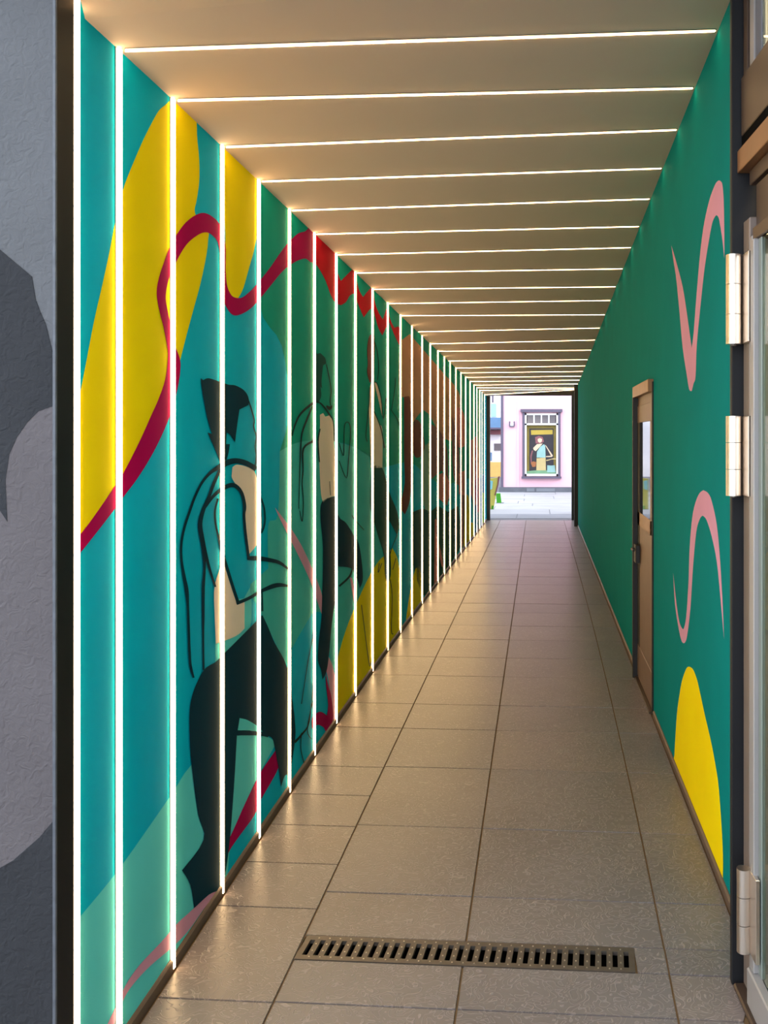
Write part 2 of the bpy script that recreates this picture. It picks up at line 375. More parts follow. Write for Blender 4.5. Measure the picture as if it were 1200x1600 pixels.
# crimson ribbon
paint('painted_ribbon', [(110,846),(126,833),(150,801),(180,757),(193,737),(217,690),(235,650),(247,623),(257,594),(261,565),(261,547),(255,513),(247,480),(244,456),(248,432),(256,408),(263,390),(275,367),(290,347),(307,335),(320,333),(333,340),(342,350),(348,367),(352,387),(352,420),(354,445),(360,460),(367,465),(377,465),(388,457),(400,445),(420,420),(438,394),(450,379),(465,365),(477,361),(488,352),
   (488,407),(477,404),(465,407),(450,416),(438,427),(420,449),(400,473),(387,485),(373,492),(363,492),(355,483),(348,467),(346,440),(344,410),(340,380),(330,367),(320,363),(307,368),(290,383),(275,408),(264,432),(258,462),(261,485),(267,513),(273,540),(280,560),(281,577),(277,605),(268,640),(252,680),(233,717),(212,750),(193,775),(180,793),(150,832),(126,862),(110,880)], 'red', 3, sm=True, label='crimson ribbon looping over the yellow form')
paint('painted_ribbon', [(487,352),(500,362),(525,392),(524,415),(532,439),(540,431),(553,418),(557,438),(561,454),(567,464),(576,453),(582,448),(586,474),(592,490),(598,499),(604,481),(607,478),(609,498),(616,512),(622,510),(627,520),(624,540),(617,526),(608,504),(604,510),(597,524),(590,510),(583,482),(577,484),(568,496),(558,472),(556,458),(547,461),(540,472),(532,477),(523,472),(516,460),(508,438),(495,415),(487,407)], 'scarlet', 3, label='red zigzag end of the ribbon under the ceiling')
# teal fields
paint('painted_field', [(112,1448),(126,1431),(187,1356),(267,1242),(298,1196),(372,1120),(432,1160),(400,1220),(362,1310),(346,1402),(270,1520),(193,1640),(112,1760)], 'light_teal', 1, label='pale turquoise field around the legs')
paint('painted_field', [(437,705),(470,690),(520,690),(556,700),(600,720),(605,860),(570,915),(540,985),(524,1050),(516,1030),(512,960),(490,954),(455,1015),(447,1042),(409,960),(392,930),(391,913),(419,888),(419,819),(434,804)], 'mid_teal', 1, label='sea-green field behind the second figure')
paint('painted_field', [(336,940),(381,935),(392,915),(388,990),(336,1034)], 'light_teal', 1)
paint('painted_field', [(405,270),(452,315),(520,380),(582,440),(625,480),(690,540),(757,600),(757,740),(690,760),(640,720),(600,730),(556,700),(520,690),(470,690),(437,705),(452,640),(440,540),(404,470)], 'green_teal', 1, label='green field higher on the wall, warm light put into its colour')  # patch greener than the teal wall, painting in warm light up here
# lower ribbons
paint('painted_ribbon', [(431,1171),(436,1196),(408,1248),(396,1275),(375,1304),(358,1329),(350,1350),(350,1332),(354,1318),(367,1290),(383,1254),(406,1208)], 'red', 3, sm=False, label='crimson ribbon between the legs')
paint('painted_ribbon', [(346,1374),(300,1421),(277,1442),(250,1473),(217,1508),(195,1540),(179,1575),(165,1606),(160,1640),(172,1640),(180,1590),(194,1558),(208,1537),(233,1510),(267,1481),(292,1456),(317,1421),(345,1384)], 'pink', 3, label='pink ribbon running along the skirting')
paint('painted_ribbon', [(429,793),(440,807),(457,830),(472,855),(487,887),(495,907),(503,932),(503,962),(497,945),(485,910),(470,877),(455,847),(435,807)], 'pink', 3, label='pink sliver beside the second figure')
paint('painted_ribbon', [(513,1026),(519,1040),(523,1060),(524,1090),(522,1128),(519,1125),(518,1108),(516,1088),(513,1065),(509,1043)], 'pink', 3)
paint('painted_ribbon', [(508,1052),(513,1073),(517.5,1091),(519.7,1125),(508,1143),(504.5,1136),(496,1132),(487,1138),(487,1122),(496,1113),(503,1113),(510,1118),(512,1101),(509,1073)], 'red', 4, label='small crimson hook by the skirting')
paint('painted_ribbon', [(546,902),(551,908),(557,950),(554,950)], 'pink', 3)
# yellow floor humps
paint('painted_form', [(605,865),(612.5,856),(620,870),(624,892),(627,935),(625,965),(620,1000),(570,1070),(523,1140),(523,1069),(524,1056),(528,1026),(541,982),(558,940),(577,900),(592,876)], 'yellow', 2, label='yellow hump rising from the skirting')
paint('painted_form', [(635,962),(641,922),(648,892),(653,886),(657.5,897),(659.5,922),(659.5,945),(645,970),(634,985)], 'yellow', 2, label='narrow yellow hump beyond the third figure')
# far colour patches
paint('painted_patch', [(624,534),(640,522),(660,545),(690,580),(716,612),(720,650),(705,690),(688,680),(672,650),(660,640),(645,660),(634,625),(624,610)], 'tan', 2, sm=False, label='tan wash under the ceiling')
paint('painted_patch', [(631,620),(637.5,619),(641,628),(643,700),(641,775),(632.5,804),(626,790),(632,755),(631,710)], 'brown', 3, label='tall brown brush mark')
paint('painted_patch', [(646,660),(656,660),(662.5,685),(662.5,702),(655,714.5),(646,708)], 'brown', 3, sm=True, label='rounded brown brush mark')
paint('painted_patch', [(672,662),(686,672),(698,700),(700,748),(690,735),(672,750)], 'mauve', 3)
paint('painted_patch', [(706,650),(716,690),(720,760),(708,742)], 'mauve', 3)
paint('painted_patch', [(684,742),(694,738),(704,760),(698,790),(684,778)], 'rose', 4)
paint('painted_patch', [(712,635),(724,645),(728,690),(720,700),(712,690)], 'rose', 3)
paint('painted_patch', [(716,740),(726,735),(728,775),(717,772)], 'rose', 4)
paint('painted_patch', [(734,690),(746,680),(750,770),(742,790),(734,760)], 'rose', 3)
paint('painted_patch', [(742,750),(749,745),(750,800),(744,800)], 'magenta', 4)
paint('painted_patch', [(659,700),(672,690),(672,790),(664,800),(659,760)], 'mist', 2)
paint('painted_patch', [(645,800),(660,795),(672,800),(684,790),(700,800),(716,790),(720,850),(700,885),(672,925),(660,930),(645,880)], 'dark_green', 2, label='dark green field low on the far mural')
paint('painted_patch', [(679,812),(682,810),(684,905),(678,915)], 'rose', 4); paint('painted_patch', [(686,850),(692,880),(690,886),(685,862)], 'rose', 4)
paint('painted_patch', [(720,770),(727,765),(727,830),(721,860)], 'mauve', 3)
paint('painted_patch', [(727,772),(732,778),(734,815),(740,818),(740,842),(724,862),(724,850)], 'far_yellow', 4, label='far yellow streak by the skirting')
paint('painted_patch', [(734,760),(748,750),(757,740),(757,818),(741,842),(741,815)], 'blue', 2, label='blue field at the far end of the mural')
paint('painted_patch', [(753,775),(757,770),(757,816),(754,820)], 'lime', 4)

# first figure
fig = paint('painted_figure', [(317,1047),(336,1034),(350,1020),(380,990),(409,961),(418,980),(428,1004),(447,1041),(456,1095),(460,1128),(460,1157),(452,1205),(444,1212),(438,1230),(434,1200),(429,1172),(425,1155),(417,1150),(400,1149),(369,1149),(364,1235),(356,1330),(345,1384),(325,1398),(302,1419),(296,1383),(283,1360),(317,1312),(308,1271),(298,1196),(295,1150),(295,1110),(301,1080)], 'dark', 5, label='large painted figure in dark trousers, hands forward')
paint('gap', [(373,1122),(385,1125),(400,1134),(409,1143),(390,1142),(370,1141)], 'light_teal', 6, parent=fig)
paint('hair', [(312.5,591),(316,594),(325,591),(344,597),(356,601),(366,602),(378,608),(385,616),(388,626),(387,633),(373,640),(370,660),(366,691),(359,680),(353,676),(352,694),(358,694),(356,707),(353,718),(343,722),(333,698),(323,676),(330,678),(322,651),(314,607)], 'dark', 5, parent=fig)
paint('shirt', [(361,740),(362,730),(369,726),(384,729),(395,735),(400,747),(405,772),(407,797),(407,829),(400,851),(388,866),(384,841),(381,810),(381,785),(376.6,769),(366,755),(361,746)], 'skin', 5, parent=fig)
paint('shirt', [(346,878),(351.5,886),(370,944),(381,941),(381,982),(367,994),(336,1006),(334,960),(334,916)], 'skin', 5, parent=fig)
strokes('outline', [
  ([(387,626),(392,641),(396,657),(395,666),(399,682),(397.5,697),(399,713),(397,729)], 2),
  ([(399,733),(384,724),(369,720),(356,722),(344,728),(328,738),(314,754),(303,776),(294,801),(286,826),(281.5,851),(282,876),(286,901),(290,922),(292,947),(293,979),(295,1029),(297.5,1047),(301,1059)], [8,8,8,9,8,5,4,4,4,4,4,4,5,6,4,4,4,4,3]),
  ([(343,733),(333,754),(325,776),(316,797),(311,819),(314,841),(317,863),(318,888),(316,919),(316,966),(316,997),(316.6,1047)], [4,5,5,6,7,7,6,4,5,4,3,3]),
  ([(314,835),(320,866),(326.6,891),(335,917)], [5,5,4,3]),
  ([(318,793),(331,776),(344,765),(359,758),(369,761),(377,772),(381,791),(380,804),(381.5,826),(384.5,851),(387,870)], [5,5,6,7,6,5,5,4,4,4,4]),
  ([(385,872),(403,872.5),(425,876),(437,880),(449,889)], [6,7,6,5,3]),
  ([(339,779),(334.5,797),(335,816),(339,835),(344,857),(351.5,882),(361,913),(371,943)], [3,3,3,3,4,5,5,5]),
  ([(368,943),(387,935),(406,924),(425,916),(437,914),(449,915.6)], [5,5,5,7,6,3]),
  ([(404,772),(411,791),(413,810),(411,824),(407,833)], 2.4),
  ([(408,925),(409,955)], 2.4),
  ([(369,1145.5),(385,1144.5),(400,1146),(418,1150)], [8,7,5,4])], 'dark', 6, parent=fig)
# second figure
f2 = paint('painted_figure', [(501,787),(508,780),(515,777),(524,776),(529,807),(540,817),(552.5,837),(560,850),(565,882),(566,907),(561,920),(559,910),(552,892),(545,887),(529,885),(527.5,888),(524,930),(517.5,976),(513,1026),(509,1050),(503,1062),(501,1047),(496,1032),(497,1004),(501,971),(502.5,935),(504,860),(500,810)], 'dark', 5, label='second painted figure in black trousers')
paint('hair', [(492,556),(495,553),(499.5,551.5),(507,559),(509,568),(504,571),(501.6,595),(502.5,607),(500,604),(501,619),(496.5,630),(492,629)], 'dark_green', 5, parent=f2)
paint('shirt', [(499,648),(504,645.5),(507.5,651),(514,649),(519,659),(520.5,685),(522,710),(523,775),(515,777),(504,785),(500.5,770),(498,722),(496,690),(499,670)], 'skin', 5, parent=f2)
strokes('outline', [
  ([(509,569),(514.5,595),(516.6,610),(515,628),(517,636)], 1.3), ([(509,634),(514,638),(518,634)], [2,6,1]),
  ([(488,630),(475,640),(465,652),(458,670),(455.7,681)], [4,3.5,3,2.4,1.5]), ([(487,635),(478.7,655),(471,677),(468.7,702),(467.5,735),(465.7,795)], [2,3,2.4,2,1.4,1]),
  ([(489,689),(473,701),(472.5,735),(471,755),(473,785),(471,815),(467.5,798)], [3.5,3,2,1.6,1.4,1.4,1]),
  ([(494,627),(502,632),(514,648),(520,660),(522,690)], [2,2.4,2.4,1.6,1.4]), ([(499,670),(496,690),(498,722)], 2),
  ([(529,692),(536,712),(537,670),(540,660),(545,662),(547,677),(544,715),(540.5,747),(529,720)], 1.2),
  ([(529,916),(545,901),(550,887)], [3,3,1.5]), ([(549,805),(556,815),(568,828)], 1), ([(514,752),(515.5,774)], 1),
  ([(486,1155),(479,1140),(488,1095)], 1.2), ([(470,1100),(480,1035),(490,985)], 1), ([(459,1160),(470,1148),(482,1128),(488,1070)], [4,3,1.6,1]), ([(470,1145),(469,1170),(474,1192)], 1.3)], 'line', 6, parent=f2)
# third figure
f3 = paint('painted_figure', [(580,730),(587.5,727),(597,732),(604,755),(610,775),(620,800),(623,822),(620,836),(610,818),(604,806),(604,830),(609,860),(610,897),(605,913),(601,897),(599,867),(590,837),(582.5,810),(578,785)], 'dark_green', 5, label='third painted figure in dark trousers')
paint('hair', [(573,545),(576,526),(581,522),(585,530),(583,595),(577,598),(573,582),(574,568)], 'brown', 5, parent=f3)
paint('shirt', [(577.5,605),(582,597),(585,610),(584,642),(592,662),(597,673),(597,731),(579,731),(576,645)], 'skin', 5, parent=f3)
paint('sleeve', [(584,597),(588,600),(594,622),(598,654),(596,648),(590,622)], 'skin', 5, parent=f3)
strokes('outline', [([(584,532),(589,550),(591,575),(589,594)], 1.1), ([(583,597),(589,600),(595,622),(598,655),(603,622)], 1.1), ([(577,605),(576,630),(574,650),(571,680),(573,690)], 1.2), ([(584,643),(594,668),(598,688),(600,700)], 1.6),
  ([(620,836),(612,855),(604,885)], 1), ([(592,880),(590,895),(596,880)], 1), ([(564,945),(575,1030),(579,1038),(583,1010)], 1), ([(609,905),(612,930),(611,985),(614,990)], 1), ([(618,872),(613,890)], 1),
  ([(610,640),(620,655),(623,665)], .9), ([(611,640),(616,610),(617,590)], .9)], 'line', 6, parent=f3)

# right wall painting
paint('painted_squiggle', [(1049,383),(1053,410),(1057,437),(1062,489),(1067,544),(1073,584),(1077,608),(1081,611),(1084,599),(1087,588),(1089,538),(1095,475),(1101,420),(1108,375),(1113,349),(1117,339),(1120,336),(1123,340),(1125,349),(1129,375),(1132,404),(1132,367),(1131,315),(1129,289),(1126,283),(1123,282),(1119,286),(1114,297),(1108,315),(1101,346),(1096,380),(1092,420),(1087.5,475),(1084,521),(1081,544),(1074.6,498),(1067,449),(1057,410)], 'pink', 1, 'R', label='pink V-shaped squiggle high on the green wall')
paint('painted_squiggle', [(1052,895),(1055,945),(1061,984),(1065,1001),(1068,1005),(1071,1003),(1074,992),(1079,950),(1083,887),(1088,832),(1093.5,811),(1098,805.6),(1104,812),(1112,837),(1120,876),(1125,924),(1131.5,998),(1129,937),(1125,871),(1120,819),(1112,782),(1106,770),(1099,766),(1093,771),(1087,785),(1082,808),(1078,853),(1076,910),(1072.5,963),(1069,981),(1067,983),(1062,973),(1057,942)], 'pink', 1, 'R', label='pink S-shaped squiggle above the yellow hump')
paint('painted_form', [(1078,1042),(1083,1046),(1088,1058),(1092,1073),(1101,1115),(1111,1158),(1118,1195),(1123,1229),(1128,1297),(1130,1347),(1129,1395),(1110,1345),(1090,1300),(1054,1205),(1054,1180),(1055,1160),(1058,1115),(1062,1085),(1066,1063),(1072,1046),(1075,1042)], 'yellow', 1, 'R', label='yellow hump by the skirting near the entrance')

# ------------------------------------------------------------------ light strips
ORD = 'first second third fourth fifth sixth seventh eighth ninth tenth eleventh twelfth thirteenth fourteenth fifteenth sixteenth seventeenth eighteenth nineteenth twentieth twenty-first twenty-second twenty-third twenty-fourth twenty-fifth twenty-sixth twenty-seventh'.split()
NOTE = {0: ' beside the dark entrance lining', 1: ' crossing the yellow leaf form', 3: ' crossing the first painted figure', 6: ' crossing the second painted figure', 9: ' crossing the third painted figure', 26: ' beside the far black frame'}
def bar(bm, A, Bv, across, out, w, h0, h1):
    """bar from A to B, w wide along `across`, from h0 to h1 along `out`"""
    c = across*(w/2); hexa(bm, [A-c+out*h0, A+c+out*h0, A+c+out*h1, A-c+out*h1, Bv-c+out*h0, Bv+c+out*h0, Bv+c+out*h1, Bv-c+out*h1])
SW, SH = .017, .0125
for i, x in enumerate(LX):
    Y = solveL(x)
    Y = min(solveL(x-F*SH/2/Y), YEND-.06)
    z1 = ZLf(Y)-.001 if i else 2.98
    al = Vector((XL(Y+.1)-XL(Y-.1), .2, 0)).normalized(); out = Vector((al.y, -al.x, 0))
    s = empty('light_strip', (XL(Y), Y, 0), '%s vertical light strip from the entrance on the mural wall%s' % (ORD[i], NOTE.get(i, '')), 'light strip', 'vertical light strips on the mural wall')
    A, T = Vector((0, 0, .003)), Vector((0, 0, z1))
    bm = bmesh.new(); bar(bm, A, T, al, out, SW+.006, .0002, .003); obj('channel', bm, 'alu', s)
    bm = bmesh.new(); bar(bm, A+Vector((0, 0, .001)), T-Vector((0, 0, .001)), al, out, SW, .003, SH); bev(bm, .002); obj('diffuser', bm, 'led', s)
for i, (a, b) in enumerate(rul):
    P, Q = cl(a), cr(b); d = (Q-P).normalized()
    up = Vector((0, 0, 1)); out = (d*d.z-up).normalized(); ac = d.cross(out).normalized()
    P2, Q2 = P+d*.014, Q-d*.016
    s = empty('light_line', P2, '%s light line from the entrance across the ceiling' % ORD[i], 'light strip', 'light lines across the ceiling')
    bm = bmesh.new(); bar(bm, Vector(), Q2-P2, ac, out, .024, -.004, .001); obj('channel', bm, 'alu', s)
    bm = bmesh.new(); bar(bm, d*.001, Q2-P2-d*.001, ac, out, .011, .001, .0045); bev(bm, .001); obj('diffuser', bm, 'led', s)

# ------------------------------------------------------------------ drain
dr = empty('drain_grate', (DX0, fy(DY0, DX0), 0), 'long slotted metal drain grate set across the floor tiles', 'drain', rz=math.atan(SK))
DL = (DX1-DX0)/math.cos(math.atan(SK)); DW = DY1-DY0-.004; sh = math.tan(math.atan(SK))
def dbox(bm, x0, x1, y0, y1, z0, z1): box(bm, x0, x1, y0, y1, z0, z1)
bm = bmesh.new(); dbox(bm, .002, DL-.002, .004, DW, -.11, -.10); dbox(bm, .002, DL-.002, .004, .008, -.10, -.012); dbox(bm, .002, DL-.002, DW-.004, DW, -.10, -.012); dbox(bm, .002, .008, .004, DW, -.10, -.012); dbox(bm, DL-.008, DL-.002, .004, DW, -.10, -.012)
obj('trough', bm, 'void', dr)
bm = bmesh.new(); e = .026
dbox(bm, 0, DL, .002, e, -.012, .001); dbox(bm, 0, DL, DW-e, DW, -.012, .001); dbox(bm, 0, e*.7, e, DW-e, -.012, .001); dbox(bm, DL-e*.7, DL, e, DW-e, -.012, .001)
obj('frame', bm, 'steel', dr)
nb = 29; barmesh = None
x0, x1 = e*.7, DL-e*.7; bw = .019; sl = (x1-x0-nb*bw)/(nb+1)
for i in range(nb):
    xc = x0+sl+bw/2+i*(sl+bw)
    if barmesh is None:
        bm = bmesh.new(); box(bm, -bw/2, bw/2, e, DW-e, -.012, .0008)
        o = obj('grate_bar', bm, 'steel', dr); barmesh = o.data
        bm = bmesh.new()
        for yy in (e*.6, DW*.36, DW*.64, DW-e*.6): box(bm, -.0022, .0022, yy-.0022, yy+.0022, .0005, .0028)
        st_ = obj('stud', bm, 'stud', o); st_['kind'] = 'stuff'; studmesh = st_.data
    else:
        o = bpy.data.objects.new('grate_bar', barmesh); COL.objects.link(o); o.parent = dr
        st_ = bpy.data.objects.new('stud', studmesh); COL.objects.link(st_); st_.parent = o; st_['kind'] = 'stuff'
    o.location = (xc, 0, 0)

# ------------------------------------------------------------------ brown door in the right wall
ya, yb = 5.545, 6.43
door = tag(empty('door_1', (XR(6.0), 6.0, 0), 'narrow brown door with tall glass pane and lever handle in the green wall', 'door'), kind='structure')
def dobj(name, bm, m, par=door, **k):
    o = obj(name, bm, m, par, **k); o.matrix_parent_inverse = Matrix.Translation(-Vector(door.location)); return o
xr = XR(6.0)
dobj('jamb', B(xr-.040, xr-.001, yb-.035, yb, 0, 1.93, b=.002), 'black')
dobj('jamb', B(xr-.012, xr-.001, ya-.012, ya+.012, 0, 1.99, b=.002), 'black')
dobj('lintel', B(xr-.036, xr-.001, ya-.008, yb+.02, 1.93, 2.005, b=.002), 'bronze')
dobj('threshold', B(xr-.026, xr-.001, ya+.012, yb-.035, .0, .014), 'bronze_dark')
xl = xr-.003
leaf = dobj('door_leaf', B(xl, xr-.001, ya+.012, yb-.035, .014, 1.93), 'door_brown')
def sub(name, bm, m): 
    o = obj(name, bm, m, leaf); return o
sub('rail', B(xl-.005, xl, ya+.013, yb-.036, 1.756, 1.87, b=.002), 'door_brown')
sub('rail', B(xl-.005, xl, ya+.013, yb-.036, 1.06, 1.15, b=.002), 'bronze')
sub('rail', B(xl-.005, xl, ya+.013, yb-.036, .02, .24, b=.003), 'door_brown')
sub('stile', B(xl-.005, xl, ya+.013, ya+.12, .24, 1.756, b=.002), 'door_brown')
sub('stile', B(xl-.005, xl, yb-.17, yb-.036, .24, 1.756, b=.002), 'black')
sub('pane', B(xl-.002, xl-.0002, ya+.12, yb-.17, 1.15, 1.756), 'dark_glass')
sub('panel', B(xl-.003, xl-.0002, ya+.12, yb-.17, .24, 1.06), 'door_brown')
bm = bmesh.new(); box(bm, xl-.034, xl-.005, yb-.20, yb-.08, .81, .93); hd = sub('handle', bev(bm, .002), 'black')
bm = bmesh.new(); cyl(bm, (xl-.034, yb-.125, .90), (xl-.056, yb-.125, .90), .008, 12); cyl(bm, (xl-.052, yb-.12, .90), (xl-.052, yb-.24, .90), .008, 12); sub('lever', bm, 'black')

# ------------------------------------------------------------------ right side of the entrance: post, glass door, shopfront
tag(obj('trim_3', B(.582, .672, 2.80, 2.829, 0, 3.6, b=.003), 'lining'), 'dark post on the right edge of the passage mouth', 'trim', kind='structure')
P0 = Vector((.613, 2.79, 0)); ANG = math.atan2(-1, .05)
def shop_empty(name, label, cat): return empty(name, P0, label, cat, rz=ANG)
# local x runs towards the street along the shopfront, local y points into the passage
def S(s0, s1, t0, t1, z0, z1, b=0):
    return B(s0, s1, -t1, -t0, z0, z1, b=b)
gd = shop_empty('glass_door', 'glazed shop door with pale metal stile and chunky nickel hinges beside dark post', 'door')
obj('stile_edge', S(.072, .105, -.05, .001, .018, 2.24, b=.004), 'stile_light', gd)
obj('hanging_stile', S(.006, .0715, -.05, 0, .018, 2.30, b=.004), 'stile', gd)
obj('glazing_bead', S(.108, .118, -.05, .004, .125, 2.22, b=.002), 'black', gd)
obj('glazing_bead', S(.118, .150, -.045, .010, .125, 2.22, b=.003), 'stile_light', gd)
obj('glazing_bead', S(.150, .180, -.022, -.004, .125, 2.22, b=.003), 'bead_green', gd)
obj('pane', S(.180, 1.05, -.014, -.007, .125, 2.22), 'glass', gd)
obj('bottom_rail', S(.108, 1.16, -.05, .018, .018, .125, b=.004), 'stile_light', gd)
obj('top_rail', S(.105, 1.16, -.05, 0, 2.22, 2.26, b=.003), 'bronze_dark', gd)
obj('lock_stile', S(1.05, 1.16, -.05, 0, .125, 2.22, b=.004), 'stile', gd)
def hinge(s, t, z0, z1, r):
    n = 3; h = (z1-z0)/n; root = None
    for k in range(n):
        bm = bmesh.new(); cyl(bm, (s, -t, z0+k*h+.0008), (s, -t, z0+(k+1)*h-.0008), r, 40)
        if root is None: root = obj('hinge', bm, 'nickel', gd, smooth=False)
        else: obj('knuckle', bm, 'nickel', root)
    o = obj('leaf', S(s, s+.075, .0005, .012, z0+.002, z1-.002, b=.001), 'nickel', root)
    bm = bmesh.new(); cyl(bm, (s, -t, z0-.004), (s, -t, z0+.002), r*.45, 12); obj('pin', bm, 'steel', root)
hinge(.03, .036, 1.929, 2.196, .0225); hinge(.03, .036, 1.479, 1.717, .0225); hinge(.105, .026, .166, .408, .020)
sf = shop_empty('shopfront', 'brown metal shopfront head with fascia boards and upper window above the glass door', 'shopfront')
obj('threshold', S(0, 3.4, -.03, .030, 0, .016, b=.005), 'bronze_dark', sf)
obj('panel', S(.075, 3.4, -.06, -.02, 2.262, 2.392), 'bronze_dark', sf)
obj('fascia_board', S(.03, 3.4, -.05, -.012, 2.402, 2.446, b=.002), 'bronze_dark', sf)
obj('fascia_board', S(-.004, 3.4, -.05, .016, 2.448, 2.514, b=.002), 'bronze', sf)
obj('shadow_strip', S(0, 3.4, -.06, .003, 2.514, 2.556), 'void', sf)  # flush black strip that paints in the shade of a recess
obj('fascia_board', S(.004, 3.4, -.05, .006, 2.556, 2.731, b=.002), 'bronze_dark', sf)
obj('mullion', S(.006, .050, -.05, 0, 2.731, 3.45, b=.003), 'bronze_dark', sf)
obj('mullion', S(.060, .105, -.05, -.004, 2.731, 3.45, b=.003), 'stile_light', sf)
obj('mullion', S(.110, .165, -.024, -.008, 2.731, 3.45, b=.003), 'plinth', sf)
obj('pane', S(.165, 3.3, -.018, -.012, 2.731, 3.45), 'glass', sf)
obj('pane', S(1.17, 3.3, -.034, -.026, .125, 2.26), 'glass', sf)
obj('sill_rail', S(1.17, 3.4, -.05, .018, .018, .125, b=.004), 'stile_light', sf)
obj('mullion', S(3.3, 3.4, -.05, 0, .018, 3.45), 'stile', sf)
# the shop behind the glass
bm = bmesh.new(); box(bm, .72, 4.2, -1.6, 2.79, -.12, -.008); tag(obj('floor_shop', bm, 'shop_floor'), 'dark floor inside the shop behind the glass door', 'floor', kind='structure')
bm = bmesh.new(); box(bm, 4.2, 4.4, -1.6, 2.9, -.12, 3.5); tag(obj('wall_shop_back', bm, 'shop_wall'), 'cream back wall inside the shop', 'wall', kind='structure')
bm = bmesh.new(); box(bm, .673, 4.2, 2.80, 2.828, -.12, 3.5); wss = tag(obj('wall_shop_side', bm, 'shop_wall'), 'cream side wall inside the shop', 'wall', kind='structure')
obj('dark_backing', B(.666, 1.6, 2.78, 2.799, .02, 2.45), 'board_dark', wss)  # dark sheet added so the shop looks dim through the door glass
for k_, (x_, z_, c_) in enumerate([(.692, 1.64, 'goods_yellow'), (.70, 1.52, 'poster_orange'), (.69, 1.36, 'goods_yellow'), (.70, 1.98, 'shop_wall'), (.69, 1.12, 'poster_orange'), (.70, .9, 'goods_yellow')]):
    obj('card', B(x_, x_+.07, 2.772, 2.779, z_, z_+.05), c_, wss)
bm = bmesh.new(); box(bm, .86, 4.4, -1.8, -1.6, -.12, 3.5); tag(obj('wall_shop_end', bm, 'shop_wall'), 'cream end wall inside the shop', 'wall', kind='structure')
bm = bmesh.new(); box(bm, .68, 4.4, -1.8, 2.85, 3.5, 3.7); tag(obj('ceiling_shop', bm, 'shop_wall'), 'cream ceiling inside the shop', 'ceiling', kind='structure')
bm = bmesh.new(); box(bm, .66, 4.4, -3, 2.85, 3.7, 4.9); tag(obj('wall_shop_sunblock', bm, 'facade'), 'unseen upper storeys over the shop, sized to block the sun', 'wall', kind='structure')  # unseen mass added to keep sun off the facade and passage mouth
lp = empty('shop_ceiling_lamp', (1.25, 1.7, 3.5), 'bright warm ceiling lamp inside the shop behind the upper window', 'lamp')
obj('housing', B(-.35, .35, -.7, .7, -.05, 0, b=.004), 'white', lp); obj('diffuser', B(-.32, .32, -.67, .67, -.058, -.05), 'lamp', lp)

# ------------------------------------------------------------------ far doorway
yf = YEND
tag(obj('trim_4', B(XL(yf)-.02, -.985, yf+.001, yf+.09, 0, 2.60, b=.003), 'black'), 'black left post of the far opening', 'trim', kind='structure')
tag(obj('trim_5', B(.66, XR(yf)+.1, yf+.001, yf+.09, 0, 2.60, b=.003), 'black'), 'black right post of the far opening', 'trim', kind='structure')
tag(obj('trim_6', B(-.985, .66, yf+.001, yf+.09, 2.515, 2.60, b=.003), 'black'), 'black head bar of the far opening', 'trim', kind='structure')
tag(obj('trim_7', B(.662, XR(17.5), 17.38, 17.48, 0, ZRf(17.43)-.01, b=.003), 'black'), 'dark upright on the right wall just before the far opening', 'trim', kind='structure')
bm = bmesh.new(); box(bm, -1.6, 1.2, yf+.02, yf+.4, 2.60, 4.2); box(bm, -6, XL(yf)-.02, yf+.02, yf+.4, -.12, 4.2); box(bm, XR(yf)+.1, 6, yf+.02, yf+.4, -.12, 4.2)
tag(obj('wall_rear', bm, 'facade'), 'rear facade of the building around the far opening', 'wall', kind='structure')

# square beyond
gy0 = yf+.03
gs = tag(obj('ground_square', B(-14, 14, gy0, 60, -.12, -.006), 'plinth'), 'sunlit pale paving of the square beyond the passage', 'ground', kind='structure')
rr = random.Random(11); y = gy0+.38; k = 0
while y < 30:
    d = rr.choice([.9, 1.1, 1.3]); x = -4-rr.random()
    while x < 4:
        ww = rr.choice([1.2, 1.6, 2.0]); yy1 = min(y+d, 28.45)
        if yy1-y > .1: obj('paving_slab', B(x+.008, x+ww-.008, y+.008, yy1-.008, -.006, rr.uniform(-.001, .002)), 'paving_b' if (k+rr.randint(0, 2)) % 3 else 'paving', gs)
        x += ww
    y += d; k += 1
YP = 28.5
def fx(px, Y=YP): return (px-PX)/F*Y
def fz(py, Y=YP): return zpx(py, Y)
pb = empty('pink_house', (0, YP, 0), 'pale pink rendered house with tall white display window across the square', 'building')
def pobj(name, bm, m, par=pb, label=None):
    o = obj(name, bm, m, par); 
    if par is pb: o.matrix_parent_inverse = Matrix.Translation((0, -YP, 0))
    if label: o['label'] = label
    return o
wx0, wx1, wz0, wz1 = fx(820), fx(872), fz(743.5), fz(646)
hx0, hx1 = fx(784), 9
bm = bmesh.new(); box(bm, hx0, wx0, YP, YP+6, .1, 8); box(bm, wx1, hx1, YP, YP+6, .1, 8); box(bm, wx0, wx1, YP, YP+6, .1, wz0); box(bm, wx0, wx1, YP, YP+6, wz1, 8); box(bm, wx0, wx1, YP+.9, YP+6, wz0, wz1)
pobj('wall', bm, 'pinkwall')
pobj('plinth', B(hx0-.08, hx1, YP-.06, YP+6, -.006, fz(761)), 'plinth')
for (a, b_) in ((823, 835), (838, 867)): pobj('plinth_panel', B(fx(a), fx(b_), YP-.075, YP-.06, .02, .12), 'paving')
pobj('corner_board', B(hx0-.03, hx0+.05, YP-.05, YP, fz(761), 8), 'violet_frame'); pobj('pilaster', B(fx(808), fx(811), YP-.02, YP, fz(761), 8), 'pinkwall')
win = pobj('window', B(wx0-.075, wx0, YP-.07, YP+.03, wz0-.03, wz1+.05), 'violet_frame', label='tall window with violet surround and white glazing bars')
def wsub(name, bm, m): obj(name, bm, m, win)
